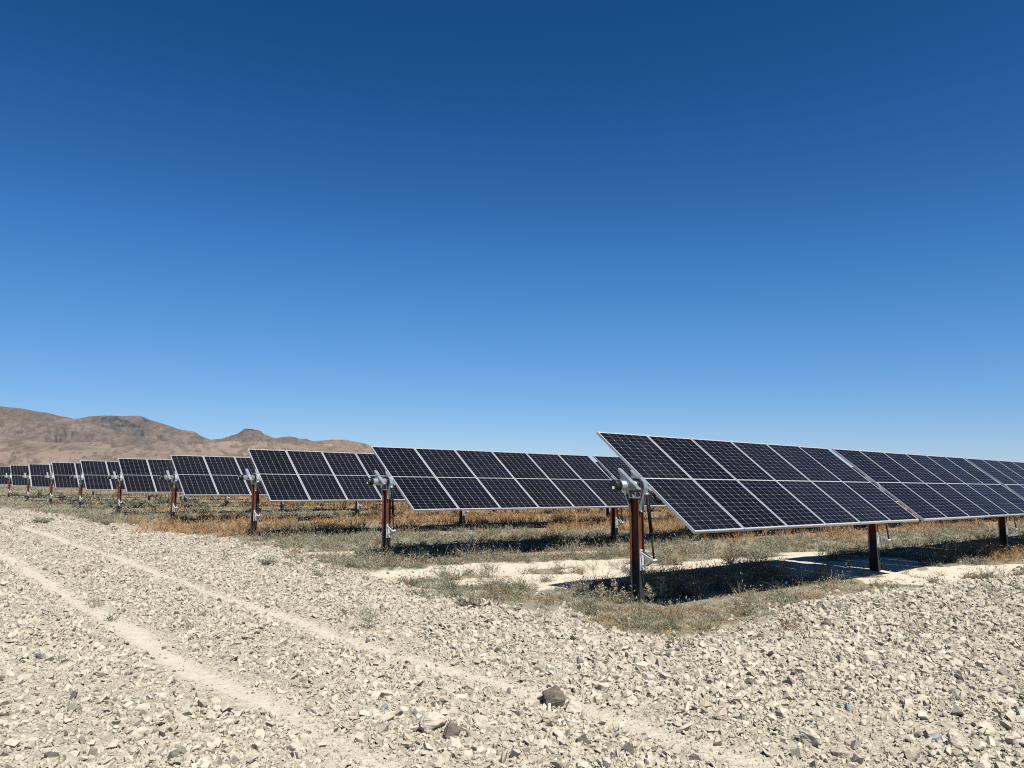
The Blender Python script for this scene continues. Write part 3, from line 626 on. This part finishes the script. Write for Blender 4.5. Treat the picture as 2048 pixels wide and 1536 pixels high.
for r0, r1, dens, nb, sc in ((8, 12, 85, 26, 1.0), (12, 17, 52, 22, 1.2), (17, 24, 26, 20, 1.5), (24, 34, 12, 17, 2.0), (34, 50, 5.5, 14, 2.7), (50, 80, 1.6, 12, 4.0), (80, 160, .25, 12, 7.0)):
    x, y = polar_pts(r0, r1, dens, 38); s, t = st_of(x, y); D = gravel_d(s, t); cv_ = cover(s, t)
    fine = sstep(.40, .56, fbm(s * 2.6, t * 3.2, 77, 3)); p = np.where(D < 0, sstep(.30, .62, cv_) * (.08 + .92 * fine) + .03, .24 * np.exp(-D / .45) + .004)
    keep = rng.uniform(size=len(x)) < p; x, y, s, t, cv_ = (q[keep] for q in (x, y, s, t, cv_))
    z = ground_fine(s, t); wm = warm(s, t); mz = mat_zone(s, t); u = rng.uniform(size=len(x)) ; mz = np.maximum(mz, .34 * sstep(.45, .62, fbm(s * 1.3, t * 1.6, 79, 3)))
    inshade = ((t > 6.9) & (t < 8.3) & (s > 8.2) & (s < 13.2))
    kind = np.where(u < mz * .8, 2, np.where(rng.uniform(size=len(x)) < sstep(.35, .7, wm), 0, 1)); kind = np.where(inshade & (u < .5), 0, kind)
    hvar = np.exp(rng.normal(0, np.where(kind == 1, .46, .34))) * (.55 + 1.1 * fbm(s * 1.1, t * 1.1, 71, 3))
    tall = np.nonzero((rng.uniform(size=len(x)) < .10) & (mz < .7))[0]; m_t = np.repeat(tall, 5)
    if r1 <= 34 and len(tall):                                # thin dry stalks standing above the rest
        nb_ = len(m_t); b0 = np.stack([x[m_t], y[m_t], z[m_t]], -1) + rng.normal(0, .05, (nb_, 3)) * [1, 1, 0]; d_ = norm(np.stack([rng.normal(0, .22, nb_), rng.normal(0, .22, nb_), np.ones(nb_)], -1))
        L_ = rng.uniform(.16, .40, nb_); cc = np.array([(.34, .28, .18), (.26, .18, .10), (.38, .34, .25)])[rng.integers(0, 3, nb_)]
        grass.add(blades(b0, d_, L_, np.full(nb_, .004 * sc), cc, .12)); q_ = rng.uniform(.6, 1.05, (nb_, 1))
        grass.add(leaves(b0 + d_ * L_[:, None] * q_, .018 * sc ** .8 * rng.uniform(.6, 1.3, nb_), cc, 2.0))
    for kd, pal_, acc in ((0, ORANGE, grass), (1, GREEN, scrub), (2, BROWN, mat_)):
        i = np.nonzero(kind == kd)[0]
        if len(i) == 0: continue
        B = np.stack([x[i], y[i], z[i]], -1); k = nb; N = len(i) * k
        cc = pal_[rng.integers(0, len(pal_), len(i))]; col = rep(cc, k) * rng.uniform(.7, 1.25, (N, 1))
        hv = rep(hvar[i], k)
        if kd == 0:
            d_ = norm(np.stack([rng.normal(0, .45, N), rng.normal(0, .45, N), np.ones(N)], -1)); b0 = rep(B, k) + np.stack([rng.normal(0, .05 * sc, N), rng.normal(0, .05 * sc, N), np.full(N, -.01)], -1)
            hh = np.where(inshade[i], 1.15, 1.0)
            acc.add(blades(b0, d_, .22 * hv * rep(hh, k) * rng.uniform(.5, 1.15, N) * (1 + .08 * (sc - 1)), .0065 * sc * rng.uniform(.7, 1.3, N), col))
            tip = b0 + d_ * (.19 * hv)[:, None]; sel = rng.uniform(size=N) < .6       # dry seed heads
            acc.add(leaves(tip[sel] + rng.normal(0, .02, (sel.sum(), 3)), .022 * sc ** .85 * rng.uniform(.6, 1.3, sel.sum()), col[sel] * 1.05, 2.2))
        elif kd == 1:
            d_ = norm(np.stack([rng.normal(0, .7, N), rng.normal(0, .7, N), np.full(N, .75)], -1)); L_ = .125 * hv * rng.uniform(.5, 1.2, N) * (1 + .10 * (sc - 1)); b0 = rep(B, k) + np.stack([rng.normal(0, .035 * sc, N), rng.normal(0, .035 * sc, N), np.zeros(N)], -1)
            sel = rng.uniform(size=N) < .8
            acc.add(blades(b0[sel], d_[sel], L_[sel], .005 * sc * np.ones(sel.sum()), col[sel] * [.9, .8, .7], .15))
            for f_ in (.6, 1.0):
                acc.add(leaves(b0 + d_ * (L_ * f_)[:, None] + rng.normal(0, .012, (N, 3)), (.036 * sc ** .85) * rng.uniform(.5, 1.3, N), col * rng.uniform(.8, 1.2, (N, 1)), 3.6))
        else:
            d_ = norm(np.stack([rng.normal(0, 1, N), rng.normal(0, 1, N), np.full(N, .6)], -1)); b0 = rep(B, k) + np.stack([rng.normal(0, .06, N), rng.normal(0, .06, N), np.zeros(N)], -1)
            acc.add(blades(b0, d_, .065 * hv * rng.uniform(.5, 1.3, N), .005 * rng.uniform(.7, 1.3, N), col, .2))
            acc.add(leaves(b0 + d_ * (.04 * hv)[:, None], .016 * rng.uniform(.6, 1.3, N), col, 2.0))
for nme, acc, lab in (('dry_grass', grass, 'orange and straw coloured dry grass between the panel rows'), ('scrub', scrub, 'low grey-green scrub growing around the posts'), ('ground_cover', mat_, 'matted short brown growth in front of the nearest panel row')):
    tag(link(nme, acc.mesh(nme), M_LEAF), lab, nme.replace('_', ' '), None, 'stuff'); print(nme, acc.n)

def bush(px, py, wid, hgt, label, seed, pal_=GREEN, name='scrub_bush', group=None, nst=60, leaf=.035):
    global rng
    rng = np.random.default_rng(seed); x, y, z = inv_px(px, py); a, b = Acc(), Acc(); n = nst
    root = bpy.data.objects.new(name, None); C.objects.link(root); root.location = (x, y, z); root.empty_display_size = .1
    d_ = norm(np.stack([rng.normal(0, .8, n), rng.normal(0, .8, n), np.full(n, .9)], -1)); L_ = rng.uniform(.55, 1.1, n)
    end = d_ * L_[:, None] * [wid / 2 / .75, wid / 2 / .75, hgt]; b0 = rng.normal(0, .02, (n, 3)) * [1, 1, 0]
    ln = np.linalg.norm(end, axis=1); a.add(blades(b0, norm(end), ln, np.full(n, .008), np.full((n, 3), .16) * [1.1, .9, .65], .05))
    col = pal_[rng.integers(0, len(pal_), n)]
    for f_ in np.linspace(.3, 1.02, 9):
        b.add(leaves(b0 + end * f_ + rng.normal(0, .02, (n, 3)), leaf * rng.uniform(.6, 1.3, n), col * rng.uniform(.75, 1.2, (n, 1)), 2.2))
    link('stems', a.mesh('stems'), M_LEAF, root); link('foliage', b.mesh('foliage'), M_LEAF, root); tag(root, label, 'bush', group)
bush(190, 1043, .75, .42, 'larger round grey-green bush on the road edge below the far posts', 81)
bush(212, 1050, .50, .30, 'smaller grey-green bush just right of the larger round one', 82)
bush(75, 1046, .42, .24, 'left one of two tiny bushes on the gravel far along the road', 83)
bush(92, 1047, .34, .20, 'right one of two tiny bushes on the gravel far along the road', 84)
bush(256, 1044, .36, .28, 'small upright bush right of the pair on the road edge', 85)
bush(535, 1130, .36, .16, 'lone grey tuft on the bare gravel near the third row', 86)
bush(700, 1134, .62, .18, 'spreading grey-green bush at the gravel edge left of the second row post', 87)
bush(935, 1213, .40, .13, 'low grey tuft on gravel at the corner of the dry verge', 88)
bush(1460, 1128, .50, .42, 'dark spiky bush rising out of the panel shadow', 89, BROWN, nst=80, leaf=.02)
bush(1330, 1108, .40, .20, 'spiky grey tuft on pale soil behind the nearest row shadow', 90)

def weed(px, py, hgt, spread, label, seed):                    # stalk with drooping seed branches
    global rng
    rng = np.random.default_rng(seed); x, y, z = inv_px(px, py); root = bpy.data.objects.new('dry_weed', None); C.objects.link(root); root.location = (x, y, z); root.empty_display_size = .1
    bm = bmesh.new(); lean = rng.normal(0, .10, 2); top = Vector((lean[0] * hgt, lean[1] * hgt, hgt))
    bm_tube(bm, [(0, 0, -.03), tuple(top * .5), tuple(top)], [.006, .0045, .002], 6); me = bm_mesh('stem', bm, M_LEAF)
    at_ = me.attributes.new('tint', 'FLOAT_COLOR', 'POINT'); at_.data.foreach_set('color', np.tile([.30, .25, .17, 1], len(me.vertices)).astype(np.float32)); link('stem', me, None, root)
    a = Acc(); n = 46; f_ = rng.uniform(.18, 1, n); b0 = np.array(top)[None] * f_[:, None]; d_ = norm(np.stack([rng.normal(0, 1, n), rng.normal(0, 1, n), np.full(n, .9)], -1))
    L_ = spread * (1.15 - f_) * rng.uniform(.7, 1.2, n) + .03; col = np.array([(.40, .35, .25)]) * rng.uniform(.7, 1.2, (n, 1))
    a.add(blades(b0, d_, L_, np.full(n, .006), col, .4))
    for q in np.linspace(.35, 1, 5): a.add(leaves(b0 + d_ * (L_ * q)[:, None] + rng.normal(0, .006, (n, 3)), np.full(n, .020), col, 1.8))
    link('seed_head', a.mesh('seed_head'), M_LEAF, root); tag(root, label, 'weed')
weed(1324, 1204, .30, .11, 'tall pale feathery weed right of the nearest rusty post', 91)
weed(1303, 1206, .22, .10, 'curved pale weed between the nearest post and the tall feathery weed', 92)
weed(1224, 1203, .27, .05, 'thin pale seed stalk standing left of the nearest rusty post', 93)
weed(1200, 1200, .19, .09, 'bushy pale weed left of the thin seed stalk', 94)
weed(1245, 1208, .16, .07, 'short pale weed at the left foot of the nearest rusty post', 95)
